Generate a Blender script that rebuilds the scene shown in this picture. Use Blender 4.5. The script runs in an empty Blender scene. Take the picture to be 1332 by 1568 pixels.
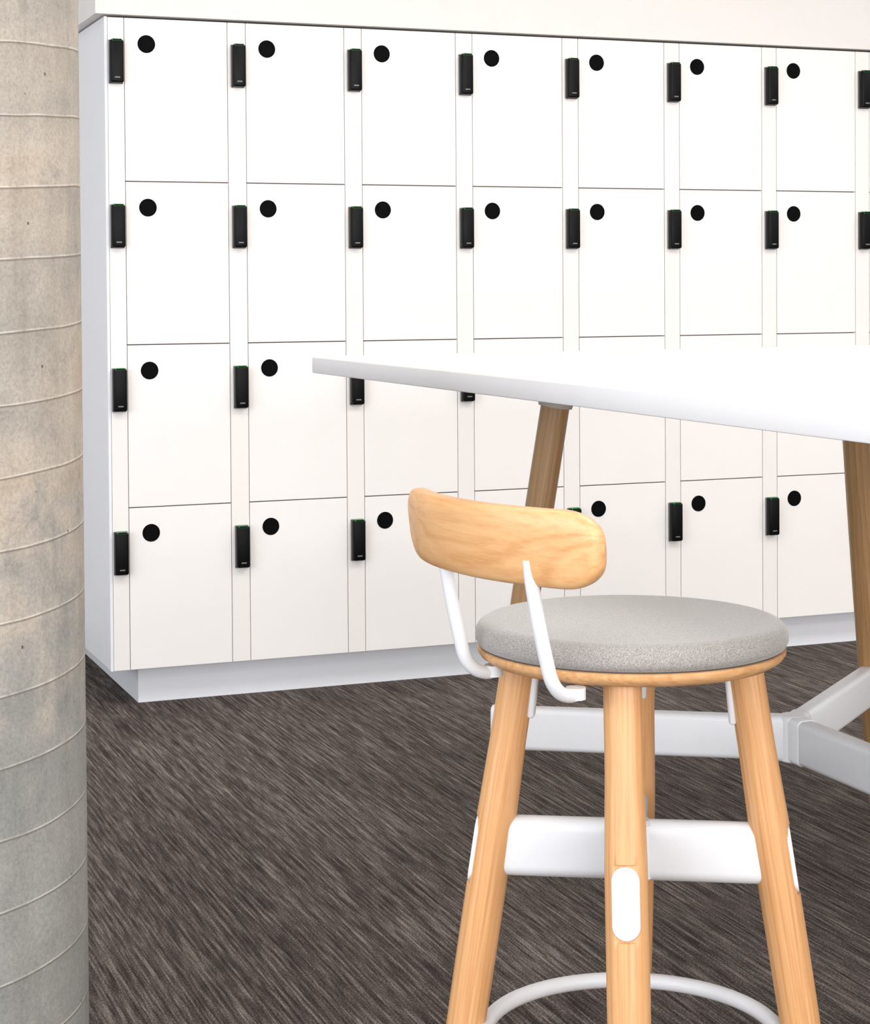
import bpy, bmesh, math, random
from mathutils import Vector, Matrix, Euler
random.seed(3)
scene = bpy.context.scene
COL = scene.collection

# ------------------------------------------------------------------ helpers
def lin(c):
    out = []
    for v in c:
        v = v / 255.0
        out.append(v / 12.92 if v <= 0.04045 else ((v + 0.055) / 1.055) ** 2.4)
    return (*out, 1.0)

def new_mat(name):
    m = bpy.data.materials.new(name)
    m.use_nodes = True
    nt = m.node_tree
    b = nt.nodes['Principled BSDF']
    return m, nt, b

def N(nt, t, **kw):
    n = nt.nodes.new(t)
    for k, v in kw.items():
        setattr(n, k, v)
    return n

def L(nt, a, b):
    nt.links.new(a, b)

def coords(nt, scale=(1, 1, 1), src='Object', rot=(0, 0, 0)):
    tc = N(nt, 'ShaderNodeTexCoord')
    mp = N(nt, 'ShaderNodeMapping')
    mp.inputs['Scale'].default_value = scale
    mp.inputs['Rotation'].default_value = rot
    L(nt, tc.outputs[src], mp.inputs['Vector'])
    return mp.outputs['Vector']

def noise(nt, vec, scale=1.0, detail=3, rough=0.5, dist=0.0):
    n = N(nt, 'ShaderNodeTexNoise')
    n.inputs['Scale'].default_value = scale
    n.inputs['Detail'].default_value = detail
    n.inputs['Roughness'].default_value = rough
    n.inputs['Distortion'].default_value = dist
    L(nt, vec, n.inputs['Vector'])
    return n.outputs['Fac']

def ramp(nt, fac, stops, interp='LINEAR'):
    r = N(nt, 'ShaderNodeValToRGB')
    r.color_ramp.interpolation = interp
    els = r.color_ramp.elements
    while len(els) < len(stops):
        els.new(0.5)
    for e, (p, c) in zip(els, stops):
        e.position = p
        e.color = c
    L(nt, fac, r.inputs['Fac'])
    return r.outputs['Color']

def mix(nt, fac, a, b, mode='MIX'):
    m = N(nt, 'ShaderNodeMix', data_type='RGBA', blend_type=mode)
    ins = m.inputs
    if isinstance(fac, (int, float)):
        ins[0].default_value = fac
    else:
        L(nt, fac, ins[0])
    for sock, v in ((ins[6], a), (ins[7], b)):
        if isinstance(v, tuple):
            sock.default_value = v
        else:
            L(nt, v, sock)
    return m.outputs[2]

def math_(nt, op, a, b=None):
    m = N(nt, 'ShaderNodeMath', operation=op)
    for i, v in enumerate((a, b)):
        if v is None:
            continue
        if isinstance(v, (int, float)):
            m.inputs[i].default_value = v
        else:
            L(nt, v, m.inputs[i])
    return m.outputs[0]

def bump(nt, b, h, strength=0.3, dist=0.01):
    bp = N(nt, 'ShaderNodeBump')
    bp.inputs['Strength'].default_value = strength
    bp.inputs['Distance'].default_value = dist
    L(nt, h, bp.inputs['Height'])
    L(nt, bp.outputs['Normal'], b.inputs['Normal'])

def paint(name, rgb, rough=0.45, var=0.02, bumpy=0.02, scale=40, spec=0.5):
    m, nt, b = new_mat(name)
    v = coords(nt)
    n = noise(nt, v, scale, 4)
    c = lin(rgb)
    d = tuple(x * (1 - var) for x in c[:3]) + (1,)
    L(nt, ramp(nt, n, [(0.3, d), (0.7, c)]), b.inputs['Base Color'])
    b.inputs['Roughness'].default_value = rough
    b.inputs['Specular IOR Level'].default_value = spec
    if bumpy:
        n2 = noise(nt, v, scale * 12, 2)
        bump(nt, b, n2, bumpy, 0.002)
    return m

def wood(name, ca, cb, cc, sc, rough=0.42, ring=14):
    m, nt, b = new_mat(name)
    v = coords(nt, sc)
    big = noise(nt, v, 0.9, 1, 0.3, 0.0)
    rings = math_(nt, 'FRACT', math_(nt, 'MULTIPLY', big, ring))
    rr = ramp(nt, rings, [(0.0, lin(cb)), (0.18, lin(ca)), (0.75, lin(cc)), (0.97, lin(cb)), (1.0, lin(cb))])
    fine = noise(nt, v, 9, 4, 0.7)
    fr = ramp(nt, fine, [(0.38, lin(cb)), (0.50, lin(ca)), (0.60, lin(cc))])
    tone = noise(nt, v, 0.35, 2)
    base = mix(nt, 0.45, lin(ca), rr)
    base = mix(nt, 0.36, base, fr)
    tr = ramp(nt, tone, [(0.35, (0.93, 0.89, 0.84, 1)), (0.65, (1.04, 1.03, 1.02, 1))])
    base = mix(nt, 0.6, base, tr, 'MULTIPLY')
    L(nt, base, b.inputs['Base Color'])
    b.inputs['Roughness'].default_value = rough
    b.inputs['Coat Weight'].default_value = 0.15
    b.inputs['Coat Roughness'].default_value = 0.3
    bump(nt, b, fine, 0.05, 0.002)
    return m

def finish(bm, name, mat, parent=None, smooth=True, loc=(0, 0, 0), rot=None, angle=35):
    bmesh.ops.recalc_face_normals(bm, faces=bm.faces)
    me = bpy.data.meshes.new(name)
    bm.to_mesh(me)
    bm.free()
    mats = mat if isinstance(mat, (list, tuple)) else [mat]
    for mm in mats:
        me.materials.append(mm)
    if smooth:
        for p in me.polygons:
            p.use_smooth = True
        me.set_sharp_from_angle(angle=math.radians(angle))
    o = bpy.data.objects.new(name, me)
    COL.objects.link(o)
    o.location = loc
    if rot:
        o.rotation_euler = rot
    if parent:
        o.parent = parent
    return o

def align_local(o, origin, axis, spin=0.0):
    """re-express the mesh in a frame whose Z is the leg axis (grain follows the leg)"""
    q = Vector(axis).to_track_quat('Z', 'Y').to_matrix().to_4x4()
    M = Matrix.Translation(origin) @ q @ Matrix.Rotation(spin, 4, 'Z')
    o.data.transform(M.inverted())
    o.matrix_local = M

def add_box(bm, x0, x1, y0, y1, z0, z1, bev=0.0, seg=2, mi=0, M=None):
    r = bmesh.ops.create_cube(bm, size=1.0)
    vs = r['verts']
    for v in vs:
        v.co = Vector((x0 + (v.co.x + .5) * (x1 - x0), y0 + (v.co.y + .5) * (y1 - y0), z0 + (v.co.z + .5) * (z1 - z0)))
    fs = set(f for v in vs for f in v.link_faces)
    if bev:
        es = list(set(e for v in vs for e in v.link_edges))
        rr = bmesh.ops.bevel(bm, geom=es, offset=bev, segments=seg, profile=0.5, affect='EDGES')
        fs = set(f for f in rr['faces']) | set(f for f in fs if f.is_valid)
    allv = set(v for f in fs for v in f.verts)
    for f in fs:
        f.material_index = mi
    if M is not None:
        for v in allv:
            v.co = M @ v.co
    return allv

def add_rings(bm, rings, cap=True, mi=0, closed=False):
    vr = [[bm.verts.new(p) for p in r] for r in rings]
    n = len(vr[0])
    pairs = list(zip(vr[:-1], vr[1:]))
    if closed:
        pairs.append((vr[-1], vr[0]))
    for a, b in pairs:
        for i in range(n):
            f = bm.faces.new((a[i], a[(i + 1) % n], b[(i + 1) % n], b[i]))
            f.material_index = mi
    if cap and not closed:
        for r in (vr[0], vr[-1]):
            f = bm.faces.new(r)
            f.material_index = mi

def add_tube(bm, pts, radii, seg=24, mi=0, closed=False, ring_cap=True):
    pts = [Vector(p) for p in pts]
    if isinstance(radii, (int, float)):
        radii = [radii] * len(pts)
    n = len(pts)
    rings = []
    up = None
    for i, p in enumerate(pts):
        if closed:
            t = pts[(i + 1) % n] - pts[i - 1]
        else:
            t = pts[min(i + 1, n - 1)] - pts[max(i - 1, 0)]
        t.normalize()
        if up is None:
            up = Vector((0, 0, 1)) if abs(t.z) < 0.9 else Vector((0, 1, 0))
        a = (up - t * up.dot(t)).normalized()
        up = a
        b = t.cross(a)
        rings.append([p + (a * math.cos(2 * math.pi * k / seg) + b * math.sin(2 * math.pi * k / seg)) * radii[i] for k in range(seg)])
    add_rings(bm, rings, cap=ring_cap, mi=mi, closed=closed)

def smooth_path(pts, sub=8):
    P = [Vector(p) for p in pts]
    P = [P[0] * 2 - P[1]] + P + [P[-1] * 2 - P[-2]]
    out = []
    for i in range(1, len(P) - 2):
        for k in range(sub):
            t = k / sub
            p0, p1, p2, p3 = P[i - 1:i + 3]
            out.append(0.5 * ((2 * p1) + (p2 - p0) * t + (2 * p0 - 5 * p1 + 4 * p2 - p3) * t * t + (3 * p1 - p0 - 3 * p2 + p3) * t ** 3))
    out.append(P[-2])
    return out

def add_lathe(bm, prof, seg=96, mi=0):
    rings = [[Vector((r * math.cos(2 * math.pi * k / seg), r * math.sin(2 * math.pi * k / seg), z)) for k in range(seg)] for r, z in prof]
    add_rings(bm, rings, mi=mi)

def add_bar(bm, p0, p1, w, h, rad, up=Vector((0, 0, 1)), mi=0, seg=6, e=0.003):
    p0, p1 = Vector(p0), Vector(p1)
    t = (p1 - p0).normalized()
    u = (up - t * up.dot(t)).normalized()
    s = t.cross(u)
    def sec(c, k=0.0):
        W, H, R = w / 2 - k, h / 2 - k, max(rad - k, 0.0005)
        pts = []
        for cx, cy, a0 in ((W - R, H - R, 0), (-W + R, H - R, 90), (-W + R, -H + R, 180), (W - R, -H + R, 270)):
            for i in range(seg + 1):
                a = math.radians(a0 + 90 * i / seg)
                pts.append(c + s * (cx + R * math.cos(a)) + u * (cy + R * math.sin(a)))
        return pts
    rings = [sec(p0, e), sec(p0 + t * e * .35, e * .35), sec(p0 + t * e, 0)]
    rings += [sec(p1 - t * e, 0), sec(p1 - t * e * .35, e * .35), sec(p1, e)]
    add_rings(bm, rings, mi=mi)

def empty(name, loc=(0, 0, 0)):
    e = bpy.data.objects.new(name, None)
    e.empty_display_size = 0.2
    e.location = loc
    COL.objects.link(e)
    return e

# ------------------------------------------------------------------ camera
YAW = math.radians(21.3)
cs, sn = math.cos(YAW), math.sin(YAW)
EYE = 1.2
def c2w(xc, yc):
    return (xc * cs + yc * sn, -xc * sn + yc * cs)

F = 2900.0
PITCH = math.atan(67 / F)
cam_d = bpy.data.cameras.new('camera')
cam = bpy.data.objects.new('camera', cam_d)
COL.objects.link(cam)
cam_d.sensor_fit = 'VERTICAL'
cam_d.sensor_height = 36.0
cam_d.lens = 36.0 * F / 1568.0
cam_d.shift_y = -(784 - 510) / 1568.0
cam_d.shift_x = 0.0004
cam_d.clip_start = 0.05
R = Matrix.Rotation(-YAW, 4, 'Z') @ Matrix.Rotation(math.pi / 2 - PITCH, 4, 'X') @ Matrix.Rotation(-0.0066, 4, 'Z')
cam.matrix_world = Matrix.Translation((0, 0, EYE)) @ R
scene.camera = cam

# ------------------------------------------------------------------ materials
M_white = paint('locker_white_laminate', (246, 243, 241), 0.45, 0.015, 0.01, 8, 0.3)
M_strip = paint('locker_strip_white', (244, 240, 237), 0.45, 0.015, 0.01, 8, 0.3)
M_side = paint('locker_end_panel_white', (238, 240, 245), 0.45, 0.01, 0.0, 8)
M_gap = paint('shadow_gap_brown', (128, 108, 96), 0.9, 0.05, 0)
M_wall = paint('wall_paint', (235, 231, 228), 0.8, 0.02, 0.03, 12)
M_ceil = paint('ceiling_paint', (240, 240, 238), 0.9, 0.02, 0.03, 12)
M_black = paint('lock_black_plastic', (7, 8, 9), 0.4, 0.1, 0.0, 60, 0.15)
M_hole = paint('finger_pull_black', (6, 6, 7), 0.7, 0.1, 0.0, 60, 0.08)
M_trimgrey = paint('lock_bezel_grey', (120, 120, 120), 0.4, 0.05, 0)
M_metal = paint('powder_coated_white_metal', (236, 237, 240), 0.42, 0.02, 0.03, 60)
M_metal2 = paint('powder_coated_light_metal', (216, 217, 220), 0.42, 0.02, 0.03, 60)
M_top = paint('table_white_laminate', (244, 240, 235), 0.35, 0.01, 0.0, 10, 0.3)
M_edge = paint('table_edge_band', (221, 221, 224), 0.5, 0.02, 0.0, 10)
M_mount = paint('leg_mount_grey', (190, 184, 174), 0.5, 0.02, 0.0, 10)
M_pad = paint('seam_dark', (80, 74, 70), 0.9, 0.1, 0)
M_green, nt, b = new_mat('lock_led_green')
b.inputs['Base Color'].default_value = lin((60, 150, 80))
b.inputs['Emission Color'].default_value = lin((80, 200, 110))
b.inputs['Emission Strength'].default_value = 0.35

M_leg = wood('ash_leg_wood', (208, 156, 104), (180, 122, 74), (218, 174, 126), (30, 30, 0.45), ring=7)
M_tleg = wood('oak_table_leg_wood', (172, 134, 90), (134, 96, 58), (190, 154, 108), (28, 28, 0.6), ring=8)
M_back = wood('ash_backrest_wood', (212, 162, 110), (186, 130, 80), (222, 178, 130), (0.9, 9, 15), ring=11)
M_plate = wood('ash_seat_plate_wood', (208, 158, 108), (184, 128, 80), (222, 180, 134), (3, 24, 24), ring=8)

# carpet -------------------------------------------------------------
M_carpet, nt, b = new_mat('carpet_streaked')
n1 = noise(nt, coords(nt, (180, 4.4, 1)), 1, 2, 0.6)
n1b = noise(nt, coords(nt, (160, 16, 1)), 1, 2, 0.5)
n2 = noise(nt, coords(nt, (340, 230, 1)), 1, 2, 0.7)
n3 = noise(nt, coords(nt, (2.6, 1.0, 1)), 1, 2, 0.5)
n4 = noise(nt, coords(nt, (60, 1.8, 1)), 1, 1, 0.5)
s = math_(nt, 'ADD', math_(nt, 'MULTIPLY', n1, 0.34), math_(nt, 'MULTIPLY', n2, 0.34))
s = math_(nt, 'ADD', s, math_(nt, 'MULTIPLY', n4, 0.10))
s = math_(nt, 'ADD', s, math_(nt, 'MULTIPLY', n1b, 0.15))
s = math_(nt, 'ADD', s, math_(nt, 'MULTIPLY', n3, 0.07))
col = ramp(nt, s, [(0.39, lin((36, 31, 30))), (0.458, lin((64, 57, 54))), (0.51, lin((91, 82, 78))), (0.61, lin((152, 142, 135)))])
L(nt, col, b.inputs['Base Color'])
b.inputs['Roughness'].default_value = 0.95
b.inputs['Specular IOR Level'].default_value = 0.15
bump(nt, b, s, 0.7, 0.01)

# concrete -------------------------------------------------------------
PITCH_S = 0.1004
M_conc, nt, b = new_mat('column_concrete')
tc = N(nt, 'ShaderNodeTexCoord')
sx = N(nt, 'ShaderNodeSeparateXYZ')
L(nt, tc.outputs['Object'], sx.inputs[0])
th = math_(nt, 'ARCTAN2', sx.outputs['Y'], sx.outputs['X'])
zz = math_(nt, 'ADD', math_(nt, 'DIVIDE', sx.outputs['Z'], PITCH_S), -0.60)
hl = math_(nt, 'SUBTRACT', zz, math_(nt, 'DIVIDE', th, 2 * math.pi))
wob = noise(nt, coords(nt, (5, 5, 5)), 1, 2)
hl = math_(nt, 'ADD', hl, math_(nt, 'MULTIPLY', wob, 0.08))
fr = math_(nt, 'FRACT', hl)
big = noise(nt, coords(nt, (1.8, 1.8, 2.6)), 1, 4, 0.6, 0.4)
med = noise(nt, coords(nt, (13, 13, 13)), 1, 6, 0.68, 0.4)
drip = noise(nt, coords(nt, (22, 22, 3.0)), 1, 4, 0.6, 0.5)
fin = noise(nt, coords(nt, (190, 190, 190)), 1, 4, 0.75)
c = ramp(nt, big, [(0.34, lin((146, 143, 137))), (0.47, lin((170, 164, 155))), (0.56, lin((183, 173, 161))), (0.68, lin((173, 156, 137)))])
hz = N(nt, 'ShaderNodeMapRange')
L(nt, sx.outputs['Z'], hz.inputs['Value'])
hz.inputs['From Min'].default_value = 0.45
hz.inputs['From Max'].default_value = 1.05
hzv = math_(nt, 'ADD', hz.outputs[0], math_(nt, 'MULTIPLY', math_(nt, 'SUBTRACT', med, 0.5), 2.0))
c = mix(nt, ramp(nt, hzv, [(0.2, (0.8, .8, .8, 1)), (0.8, (0, 0, 0, 1))]), c, lin((145, 148, 147)))
bandn = N(nt, 'ShaderNodeTexWhiteNoise', noise_dimensions='1D')
L(nt, math_(nt, 'FLOOR', hl), bandn.inputs['W'])
c = mix(nt, 1.0, c, ramp(nt, bandn.outputs['Value'], [(0, (0.91, 0.91, 0.91, 1)), (1, (1.04, 1.03, 1.02, 1))]), 'MULTIPLY')
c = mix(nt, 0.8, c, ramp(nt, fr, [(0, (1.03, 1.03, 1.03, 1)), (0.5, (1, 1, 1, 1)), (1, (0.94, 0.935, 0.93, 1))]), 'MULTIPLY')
c = mix(nt, 0.6, c, ramp(nt, med, [(0.30, (0.70, 0.71, 0.72, 1)), (0.46, (0.95, .95, .95, 1)), (0.56, (1, 1, 1, 1)), (0.72, (1.14, 1.13, 1.11, 1))]), 'MULTIPLY')
c = mix(nt, 0.5, c, ramp(nt, drip, [(0.35, (0.80, 0.79, 0.78, 1)), (0.6, (1.04, 1.04, 1.04, 1))]), 'MULTIPLY')
c = mix(nt, 0.75, c, ramp(nt, fin, [(0.3, (0.68, 0.67, 0.65, 1)), (0.62, (1.08, 1.08, 1.08, 1))]), 'MULTIPLY')
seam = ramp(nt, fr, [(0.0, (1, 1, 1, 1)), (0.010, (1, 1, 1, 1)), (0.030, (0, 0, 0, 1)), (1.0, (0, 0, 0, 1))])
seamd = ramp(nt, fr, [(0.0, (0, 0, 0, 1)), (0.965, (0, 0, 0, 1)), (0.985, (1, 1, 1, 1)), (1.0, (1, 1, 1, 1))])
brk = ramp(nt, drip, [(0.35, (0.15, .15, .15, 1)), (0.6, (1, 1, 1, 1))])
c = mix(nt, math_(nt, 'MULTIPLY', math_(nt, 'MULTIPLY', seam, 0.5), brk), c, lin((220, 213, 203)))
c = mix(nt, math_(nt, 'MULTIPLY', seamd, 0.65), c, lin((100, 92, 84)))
vo = N(nt, 'ShaderNodeTexVoronoi')
vo.inputs['Scale'].default_value = 20
L(nt, tc.outputs['Object'], vo.inputs['Vector'])
pit = ramp(nt, vo.outputs['Distance'], [(0.0, (1, 1, 1, 1)), (0.035, (1, 1, 1, 1)), (0.055, (0, 0, 0, 1)), (1, (0, 0, 0, 1))])
c = mix(nt, math_(nt, 'MULTIPLY', pit, 0.8), c, lin((64, 58, 52)))
L(nt, c, b.inputs['Base Color'])
b.inputs['Roughness'].default_value = 0.85
hgt = math_(nt, 'ADD', math_(nt, 'MULTIPLY', seam, 0.5), math_(nt, 'MULTIPLY', fin, 0.4))
hgt = math_(nt, 'SUBTRACT', hgt, pit)
hgt = math_(nt, 'SUBTRACT', hgt, math_(nt, 'MULTIPLY', fr, 0.5))
bump(nt, b, hgt, 0.55, 0.003)

# fabric ----------------------------------------------------------------
M_fab, nt, b = new_mat('cushion_grey_fabric')
fv = noise(nt, coords(nt, (620, 620, 620)), 1, 2, 0.7)
fb = noise(nt, coords(nt, (60, 60, 60)), 1, 3, 0.6)
fc = ramp(nt, fv, [(0.3, lin((114, 110, 106))), (0.7, lin((172, 167, 163)))])
fc = mix(nt, 0.25, fc, ramp(nt, fb, [(0.3, (0.9, 0.9, 0.9, 1)), (0.7, (1.05, 1.05, 1.05, 1))]), 'MULTIPLY')
L(nt, fc, b.inputs['Base Color'])
b.inputs['Roughness'].default_value = 0.8
b.inputs['Sheen Weight'].default_value = 0.5
b.inputs['Sheen Roughness'].default_value = 0.4
bump(nt, b, fv, 0.35, 0.002)

# ------------------------------------------------------------------ room
YF = 5.361      # locker front
XL = 1.090      # locker left end
YB = 6.6
def simple_box(name, x0, x1, y0, y1, z0, z1, mat, parent=None, bev=0):
    bm = bmesh.new()
    add_box(bm, x0, x1, y0, y1, z0, z1, bev)
    return finish(bm, name, mat, parent, smooth=bool(bev))

simple_box('floor', -4.5, 8.5, -4.0, YB + .1, -0.1, 0, M_carpet)
simple_box('wall_back', -4.5, 8.5, YB, YB + .1, 0, 2.8, M_wall)
simple_box('wall_right', 8.4, 8.5, -4.0, YB, 0, 2.8, M_wall)
simple_box('ceiling', -4.5, 8.5, -4.0, YB + .1, 2.8, 2.9, M_ceil)
simple_box('wall_bulkhead', XL - 0.028, 7.6, YF - 0.018, YB, 1.9855, 2.8, M_wall)

# ------------------------------------------------------------------ lockers
lk = empty('locker_bank', (XL, YF, 0))
PX, SW, A0 = 0.3575, 0.055, 0.0568
Z0, Z1 = 0.1125, 1.981
RH = (Z1 - Z0) / 4
NC = 16
DEP = 1.2
LEN = A0 + NC * PX + 0.012
g = 0.0010
gz = 0.0015
bm = bmesh.new()
add_box(bm, 0.008, LEN - 0.008, 0.019, DEP, Z0 + 0.002, Z1 - 0.002)
finish(bm, 'carcass', M_gap, lk, smooth=False)
bm = bmesh.new()
add_box(bm, 0, 0.0085, 0, DEP, Z0, Z1, 0.0008, 1)
add_box(bm, LEN - 0.0085, LEN, 0, DEP, Z0, Z1, 0.0008, 1)
add_box(bm, 0, LEN, 0.02, DEP, Z0 - 0.001, Z0 + 0.002)
finish(bm, 'end_panels', M_side, lk, smooth=False)
bm = bmesh.new()
add_box(bm, 0.096, LEN - 0.05, 0.08, DEP, 0.0, Z0)
finish(bm, 'plinth', M_side, lk, smooth=False)
bm = bmesh.new()
for i in range(NC + 1):
    x0 = A0 + (i - 1) * PX + 0.3025 if i else 0.0096
    x1 = A0 + i * PX - g
    if i == NC:
        x1 = LEN - 0.010
    add_box(bm, x0 + (g if i else 0), x1, 0.0, 0.018, Z0 + 0.001, Z1 - 0.002, 0.0008, 1)
finish(bm, 'vertical_strips', M_strip, lk, smooth=False)
bm = bmesh.new()
for i in range(NC):
    for r in range(4):
        x0 = A0 + i * PX + g
        x1 = A0 + i * PX + 0.3025 - g
        add_box(bm, x0, x1, 0.0, 0.018, Z0 + r * RH + (gz if r else 0.001), Z0 + (r + 1) * RH - (gz if r < 3 else 0.002), 0.0009, 1)
finish(bm, 'doors', M_white, lk, smooth=False)
bm = bmesh.new()
for i in range(NC):
    for r in range(4):
        cx = A0 + i * PX + 0.064
        cz = Z0 + (r + 1) * RH - 0.0745
        rings = []
        for rad, y in ((0.0255, 0.001), (0.0255, -0.0012), (0.0243, -0.002), (0.0225, -0.002), (0.0215, -0.0008), (0.001, -0.0008)):
            rings.append([Vector((cx + rad * math.cos(2 * math.pi * k / 40), y, cz + rad * math.sin(2 * math.pi * k / 40))) for k in range(40)])
        add_rings(bm, rings)
finish(bm, 'finger_pulls', M_hole, lk)
bm = bmesh.new()
for i in range(NC):
    for r in range(4):
        cx = (A0 + i * PX) - SW / 2 + 0.002
        zt = Z0 + (r + 1) * RH - 0.067
        zb = zt - 0.122
        add_box(bm, cx - .0205, cx + .0205, -0.006, 0.0, zb - .002, zt + .001, 0.002, 2, mi=1)
        add_box(bm, cx - .0195, cx + .0195, -0.027, -0.004, zb, zt, 0.006, 3, mi=0)
        add_box(bm, cx - .0140, cx + .0140, -0.0268, -0.008, zt - .005, zt + .0018, 0.001, 1, mi=2)
        add_box(bm, cx - .0075, cx + .0075, -0.0274, -0.0262, zb + .013, zb + .0165, 0, 1, mi=1)
finish(bm, 'locks', [M_black, M_trimgrey, M_green], lk)

# ------------------------------------------------------------------ column
cx_, cy_ = c2w(-0.827, 2.80)
bm = bmesh.new()
prof = [(0.3, 0.0)] + [(0.3, z * 0.1) for z in range(1, 28)] + [(0.3, 2.8)]
add_lathe(bm, prof, 160)
finish(bm, 'concrete_column', M_conc, None, loc=(cx_, cy_, 0))

# ------------------------------------------------------------------ table
TX0, TX1, TY0, TY1 = 1.294, 2.84, 1.50, 4.11
TT, TH = 1.05, 0.037
tcx, tcy = (TX0 + TX1) / 2, (TY0 + TY1) / 2
tb = empty('high_table', (tcx, tcy, 0))
bm = bmesh.new()
hw, hl_, rc = (TX1 - TX0) / 2, (TY1 - TY0) / 2, 0.035
def rr_outline(k):
    pts = []
    for sx_, sy_, a0 in ((1, 1, 0), (-1, 1, 90), (-1, -1, 180), (1, -1, 270)):
        for i in range(11):
            a = math.radians(a0 + 9 * i)
            pts.append((sx_ * (hw - rc) + (rc - k) * math.cos(a), sy_ * (hl_ - rc) + (rc - k) * math.sin(a)))
    return pts
rings = []
for k, z in ((0.003, TT - TH), (0.0008, TT - TH + .0008), (0, TT - TH + .003), (0, TT - .003), (0.0008, TT - .0008), (0.003, TT)):
    rings.append([Vector((x, y, z)) for x, y in rr_outline(k)])
add_rings(bm, rings)
for f in bm.faces:
    f.material_index = 0 if f.calc_center_median().z > TT - 0.002 else 1
finish(bm, 'table_top', [M_top, M_edge], tb)

def loc(v):
    return Vector((v[0] - tcx, v[1] - tcy, v[2]))
far = [((1.628, 3.50, 0.965), (1.495, 3.58, 0.0)), ((2.380, 3.56, 0.965), (2.515, 3.66, 0.0))]
hub = Vector((2.033, 3.255, 0.298))
near_y = lambda y: 2 * tcy - y + 0.02
ends = [(far, hub)]
far2 = [((a[0], near_y(a[1]), a[2]), (c_[0], near_y(c_[1]), c_[2])) for a, c_ in far]
hub2 = Vector((2.033, near_y(3.255), 0.298))
ends.append((far2, hub2))
li = 0
bmB = bmesh.new()
for legs, hb in ends:
    for top, foot in legs:
        li += 1
        T, Fo = loc(top), loc(foot)
        bm = bmesh.new()
        pts, rad = [], []
        for k in range(25):
            t = k / 24
            pts.append(T.lerp(Fo, t))
            rad.append(0.0295 + 0.001 * math.sin(t * 3) - 0.009 * t ** 2 if k < 24 else 0.019)
        add_tube(bm, pts, rad, 32)
        o = finish(bm, 'leg_%d' % li, M_tleg, tb)
        align_local(o, Fo, T - Fo, li * 1.3)
        bm = bmesh.new()
        ax = (T - Fo).normalized()
        add_tube(bm, [T + Vector((ax.x * .05, ax.y * .05, TT - TH - T.z)), T + ax * 0.01, T - ax * 0.006], [0.042, 0.038, 0.0345], 32)
        finish(bm, 'leg_mount_%d' % li, M_mount, tb)
        t = (0.965 - 0.30) / 0.965
        J = T.lerp(Fo, t)
        H = loc(hb)
        d = (J - H).normalized()
        add_bar(bmB, H + d * 0.052, J + d * 0.028, 0.040, 0.088, 0.012, e=0.002)
        add_bar(bmB, H, H + d * 0.0535, 0.043, 0.092, 0.012, e=0.002)
    h = loc(hb)
    add_tube(bmB, [h - Vector((0, 0, 0.0465)), h - Vector((0, 0, 0.043)), h + Vector((0, 0, 0.043)), h + Vector((0, 0, 0.0465))], [0.024, 0.029, 0.029, 0.024], 32)
dd = (loc(hub2) - loc(hub)).normalized()
add_bar(bmB, loc(hub) + dd * 0.052, loc(hub2) - dd * 0.052, 0.042, 0.088, 0.012, e=0.002)
add_bar(bmB, loc(hub), loc(hub) + dd * 0.0535, 0.045, 0.092, 0.012, e=0.002)
add_bar(bmB, loc(hub2), loc(hub2) - dd * 0.0535, 0.045, 0.092, 0.012, e=0.002)
finish(bmB, 'stretcher_frame', M_metal, tb)

# ------------------------------------------------------------------ stool
SX, SY = c2w(0.249, 2.42)
st = empty('bar_stool', (SX, SY, 0))
def sdir(xc, yc, z=0):
    a = c2w(xc, yc)
    return Vector((a[0], a[1], z))
zp0, zp1 = 0.7255, 0.744
bm = bmesh.new()
add_lathe(bm, [(0.001, zp0), (0.174, zp0), (0.184, zp0 + .001), (0.193, zp0 + .007), (0.1965, zp0 + .012), (0.1965, zp1 - .001), (0.1945, zp1), (0.001, zp1)])
finish(bm, 'seat_plate', M_plate, st)
bm = bmesh.new()
add_lathe(bm, [(0.001, zp1 - .0005), (0.193, zp1 - .0005), (0.193, zp1 + .002), (0.001, zp1 + .002)])
finish(bm, 'seat_seam', M_pad, st)
bm = bmesh.new()
prof = [(0.001, zp1 + .0015), (0.192, zp1 + .0015), (0.196, zp1 + .003)]
for k in range(1, 17):
    a = k / 16 * math.pi / 2
    prof.append((0.174 + 0.0255 * max(0, math.cos(a - 0.35 * (1 - k / 16))) ** 0.7, zp1 + .006 + 0.0275 * math.sin(a)))
for k in range(1, 12):
    t = k / 12
    r = 0.174 * (1 - t)
    prof.append((r, zp1 + .0335 + 0.0055 * (1 - (r / 0.174) ** 2.2)))
prof.append((0.001, zp1 + .039))
add_lathe(bm, prof)
finish(bm, 'seat_cushion', M_fab, st, angle=60)

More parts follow.
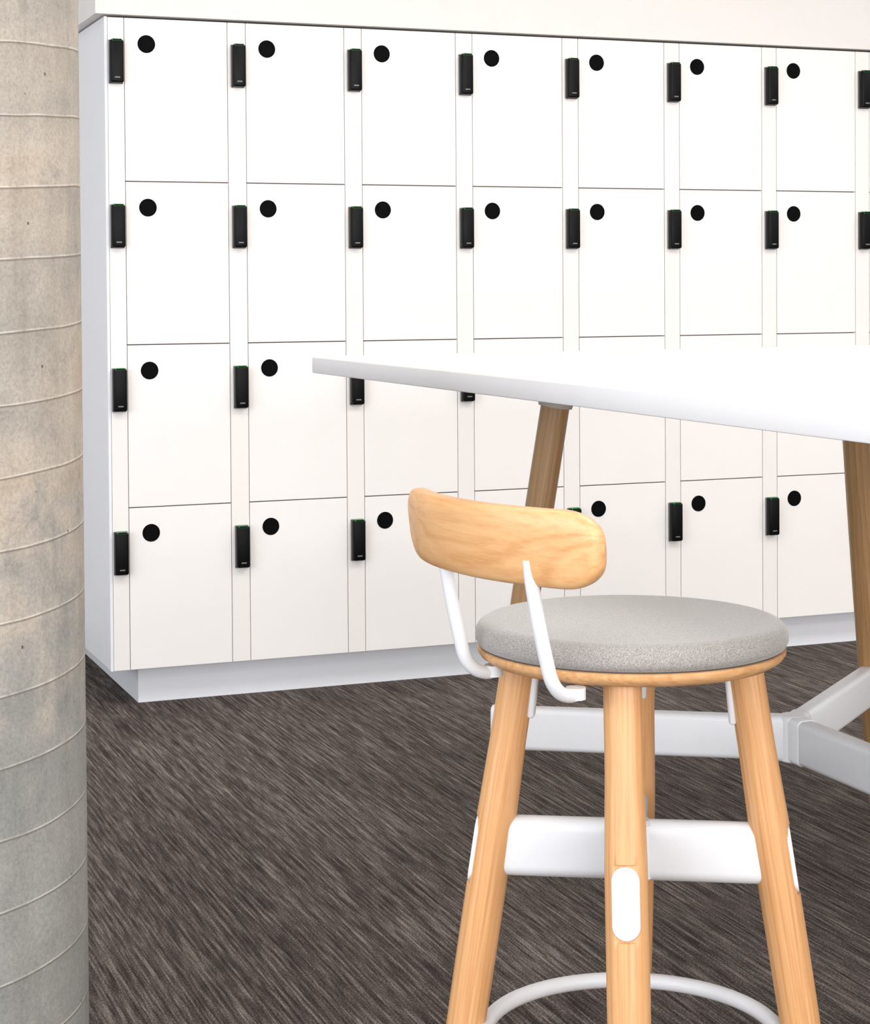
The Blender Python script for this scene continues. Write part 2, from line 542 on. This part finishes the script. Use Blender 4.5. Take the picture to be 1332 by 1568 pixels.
def frame_dirs(deg):
    rot = math.radians(deg)
    return [sdir(-math.sin(rot), -math.cos(rot)), sdir(-math.cos(rot), math.sin(rot)), sdir(math.sin(rot), math.cos(rot)), sdir(math.cos(rot), -math.sin(rot))]
dt, df = frame_dirs(10.0), frame_dirs(5.5)
def leg_r(z):
    return 0.142 + 0.111 * (zp0 - z) / zp0
zb_ = 0.479
zc_ = 0.470
CAPH = 0.085
bmM = bmesh.new()
for i in range(4):
    top = dt[i] * leg_r(zp0) + Vector((0, 0, zp0 + 0.003))
    foot = df[i] * leg_r(0)
    axis = (foot - top).normalized()
    tb_ = (top.z - zb_) / top.z
    jc = top.lerp(foot, tb_)
    d = Vector((jc.x, jc.y, 0)).normalized()
    nrm = (d - axis * d.dot(axis)).normalized()
    sd = axis.cross(nrm)
    Ln = (foot - top).length
    tcap = (top.z - zc_) / top.z
    tvals = sorted(set([k / 40 for k in range(41)] + [tcap + q / Ln for q in (-.0450, -.0440, -.0425, .0425, .0440, .0450)]))
    rings = []
    for t in tvals:
        c0 = top.lerp(foot, t)
        r = 0.0235 + 0.0025 * min(1, max(0, (t - 0.15) / 0.15)) if t < 0.5 else 0.0260 - 0.005 * ((t - 0.5) / 0.5) ** 1.8
        dz = abs(t - tcap) * Ln
        lim = 0.0222 if dz < 0.0445 else 1.0
        ring = []
        for k in range(64):
            a = 2 * math.pi * k / 64
            u, v = r * math.cos(a), r * math.sin(a)
            ring.append(c0 + nrm * min(u, lim) + sd * v)
        rings.append(ring)
    bm = bmesh.new()
    add_rings(bm, rings)
    o = finish(bm, 'leg_%d' % (i + 1), M_leg, st)
    align_local(o, foot, top - foot, i * 1.7)
    a = top + axis * 0.012 - nrm * 0.021
    bq = top + axis * 0.080 - nrm * 0.025
    add_bar(bmM, a, bq, 0.026, 0.010, 0.0045, up=nrm)
    capc = top.lerp(foot, tcap)
    add_bar(bmM, capc + nrm * 0.018, capc + nrm * 0.0250, 0.0335, CAPH, 0.0166, up=-axis, seg=10, e=0.0012)
    add_bar(bmM, Vector((0, 0, zb_)), jc - d * 0.004, 0.034, 0.078, 0.0165, seg=8)
add_tube(bmM, [Vector((0, 0, zb_ - .039)), Vector((0, 0, zb_ - .034)), Vector((0, 0, zb_ + .034)), Vector((0, 0, zb_ + .039))], [0.022, 0.028, 0.028, 0.022], 32)
finish(bmM, 'stretcher_cross', M_metal2, st)
bm = bmesh.new()
add_tube(bm, [Vector((0.19 * math.cos(2 * math.pi * k / 96), 0.19 * math.sin(2 * math.pi * k / 96), 0.239)) for k in range(96)], 0.0105, 20, closed=True)
finish(bm, 'foot_ring', M_metal2, st)

# backrest
n_c, t_c = (-.829, -.558), (.558, -.829)
nw, tw = sdir(*n_c), sdir(*t_c)
Mrot = Matrix(((tw.x, -nw.x, 0, 0), (tw.y, -nw.y, 0, 0), (0, 0, 1, 0), (0, 0, 0, 1)))
RB, OUT, HL, S0 = 0.37, 0.248, 0.2035, -0.0035
zc, hh, tk = 0.899, 0.0465, 0.0165
bm = bmesh.new()
rings = []
K = 72
CR = 0.054
for k in range(K + 1):
    q = -math.cos(math.pi * k / K)
    q = max(-0.9995, min(0.9995, q))
    s_ = HL * q
    e = max(0, (abs(s_) - (HL - CR)) / CR)
    h = hh if e <= 0 else hh * (0.12 + 0.88 * (1 - e ** 2.2) ** (1 / 2.2))
    tt = tk * max(0.22, (1 - max(0, (abs(s_) - (HL - 0.018)) / 0.018) ** 2.2) ** 0.5 if abs(s_) > HL - 0.018 else 1)
    ang = (s_ + S0) / RB
    cxp, cyp = RB * math.sin(ang), -OUT + RB - RB * math.cos(ang)
    ox, oy = math.sin(ang), -math.cos(ang)
    ring = []
    for j in range(40):
        a = 2 * math.pi * j / 40
        ca, sa = math.cos(a), math.sin(a)
        ex = 2 / 3.6
        px = tt * math.copysign(abs(ca) ** ex, ca)
        pz = h * math.copysign(abs(sa) ** ex, sa)
        lean = pz * 0.10
        ring.append(Vector((cxp + ox * (px + lean), cyp + oy * (px + lean), zc + pz)))
    rings.append(ring)
add_rings(bm, rings)
br = finish(bm, 'backrest', M_back, st, angle=60)
br.matrix_local = Mrot
bm = bmesh.new()
def bp(out, s_, z):
    return nw * out + tw * s_ + Vector((0, 0, z))
for s_ in (0.106, -0.072):
    P = [bp(.241, s_, .885), bp(.237, s_, .855), bp(.227, s_, .805), bp(.217, s_, .765), bp(.209, s_, .739), bp(.196, s_ * .98, .7235), bp(.180, s_ * .96, .7170), bp(.166, s_ * .94, .7175)]
    add_tube(bm, smooth_path(P, 8), 0.0085, 20)
    c0 = bp(.168, s_ * .94, 0.720)
    add_tube(bm, [c0 - Vector((0, 0, .0085)), c0 + Vector((0, 0, .0055))], 0.012, 20)
finish(bm, 'backrest_brackets', M_metal2, st)

# ------------------------------------------------------------------ lights
def area(name, loc_, size, size_y, energy, color, rot_=(0, 0, 0)):
    l = bpy.data.lights.new(name, 'AREA')
    l.shape = 'RECTANGLE'
    l.size, l.size_y = size, size_y
    l.energy = energy
    l.color = color
    o = bpy.data.objects.new(name, l)
    COL.objects.link(o)
    o.location = loc_
    o.rotation_euler = rot_
    return o
for i, (x, y) in enumerate(((0.2, 3.3), (2.8, 3.1), (5.4, 3.1), (0.2, 0.6), (2.8, 0.6), (5.4, 0.6))):
    area('ceiling_light_panel', (x, y, 2.77), 1.4, 0.9, 33, (1.0, 0.962, 0.925))
area('front_fill_light', (-3.2, 0.5, 1.7), 5.0, 2.2, 150, (0.87, 0.93, 1.0), (math.radians(90), 0, math.radians(-75)))
area('front_fill_light', (1.5, -3.2, 1.4), 7.0, 2.2, 260, (1.0, 0.968, 0.95), (math.radians(90), 0, 0))  # fill lamp added behind the camera to brighten and even out the locker fronts

w = bpy.data.worlds.new('world')
scene.world = w
w.use_nodes = True
bg = w.node_tree.nodes['Background']
bg.inputs['Color'].default_value = (0.95, 0.97, 1.0, 1)
bg.inputs['Strength'].default_value = 1.0
scene.view_settings.view_transform = 'Standard'
scene.view_settings.look = 'None'
scene.view_settings.exposure = 0.0
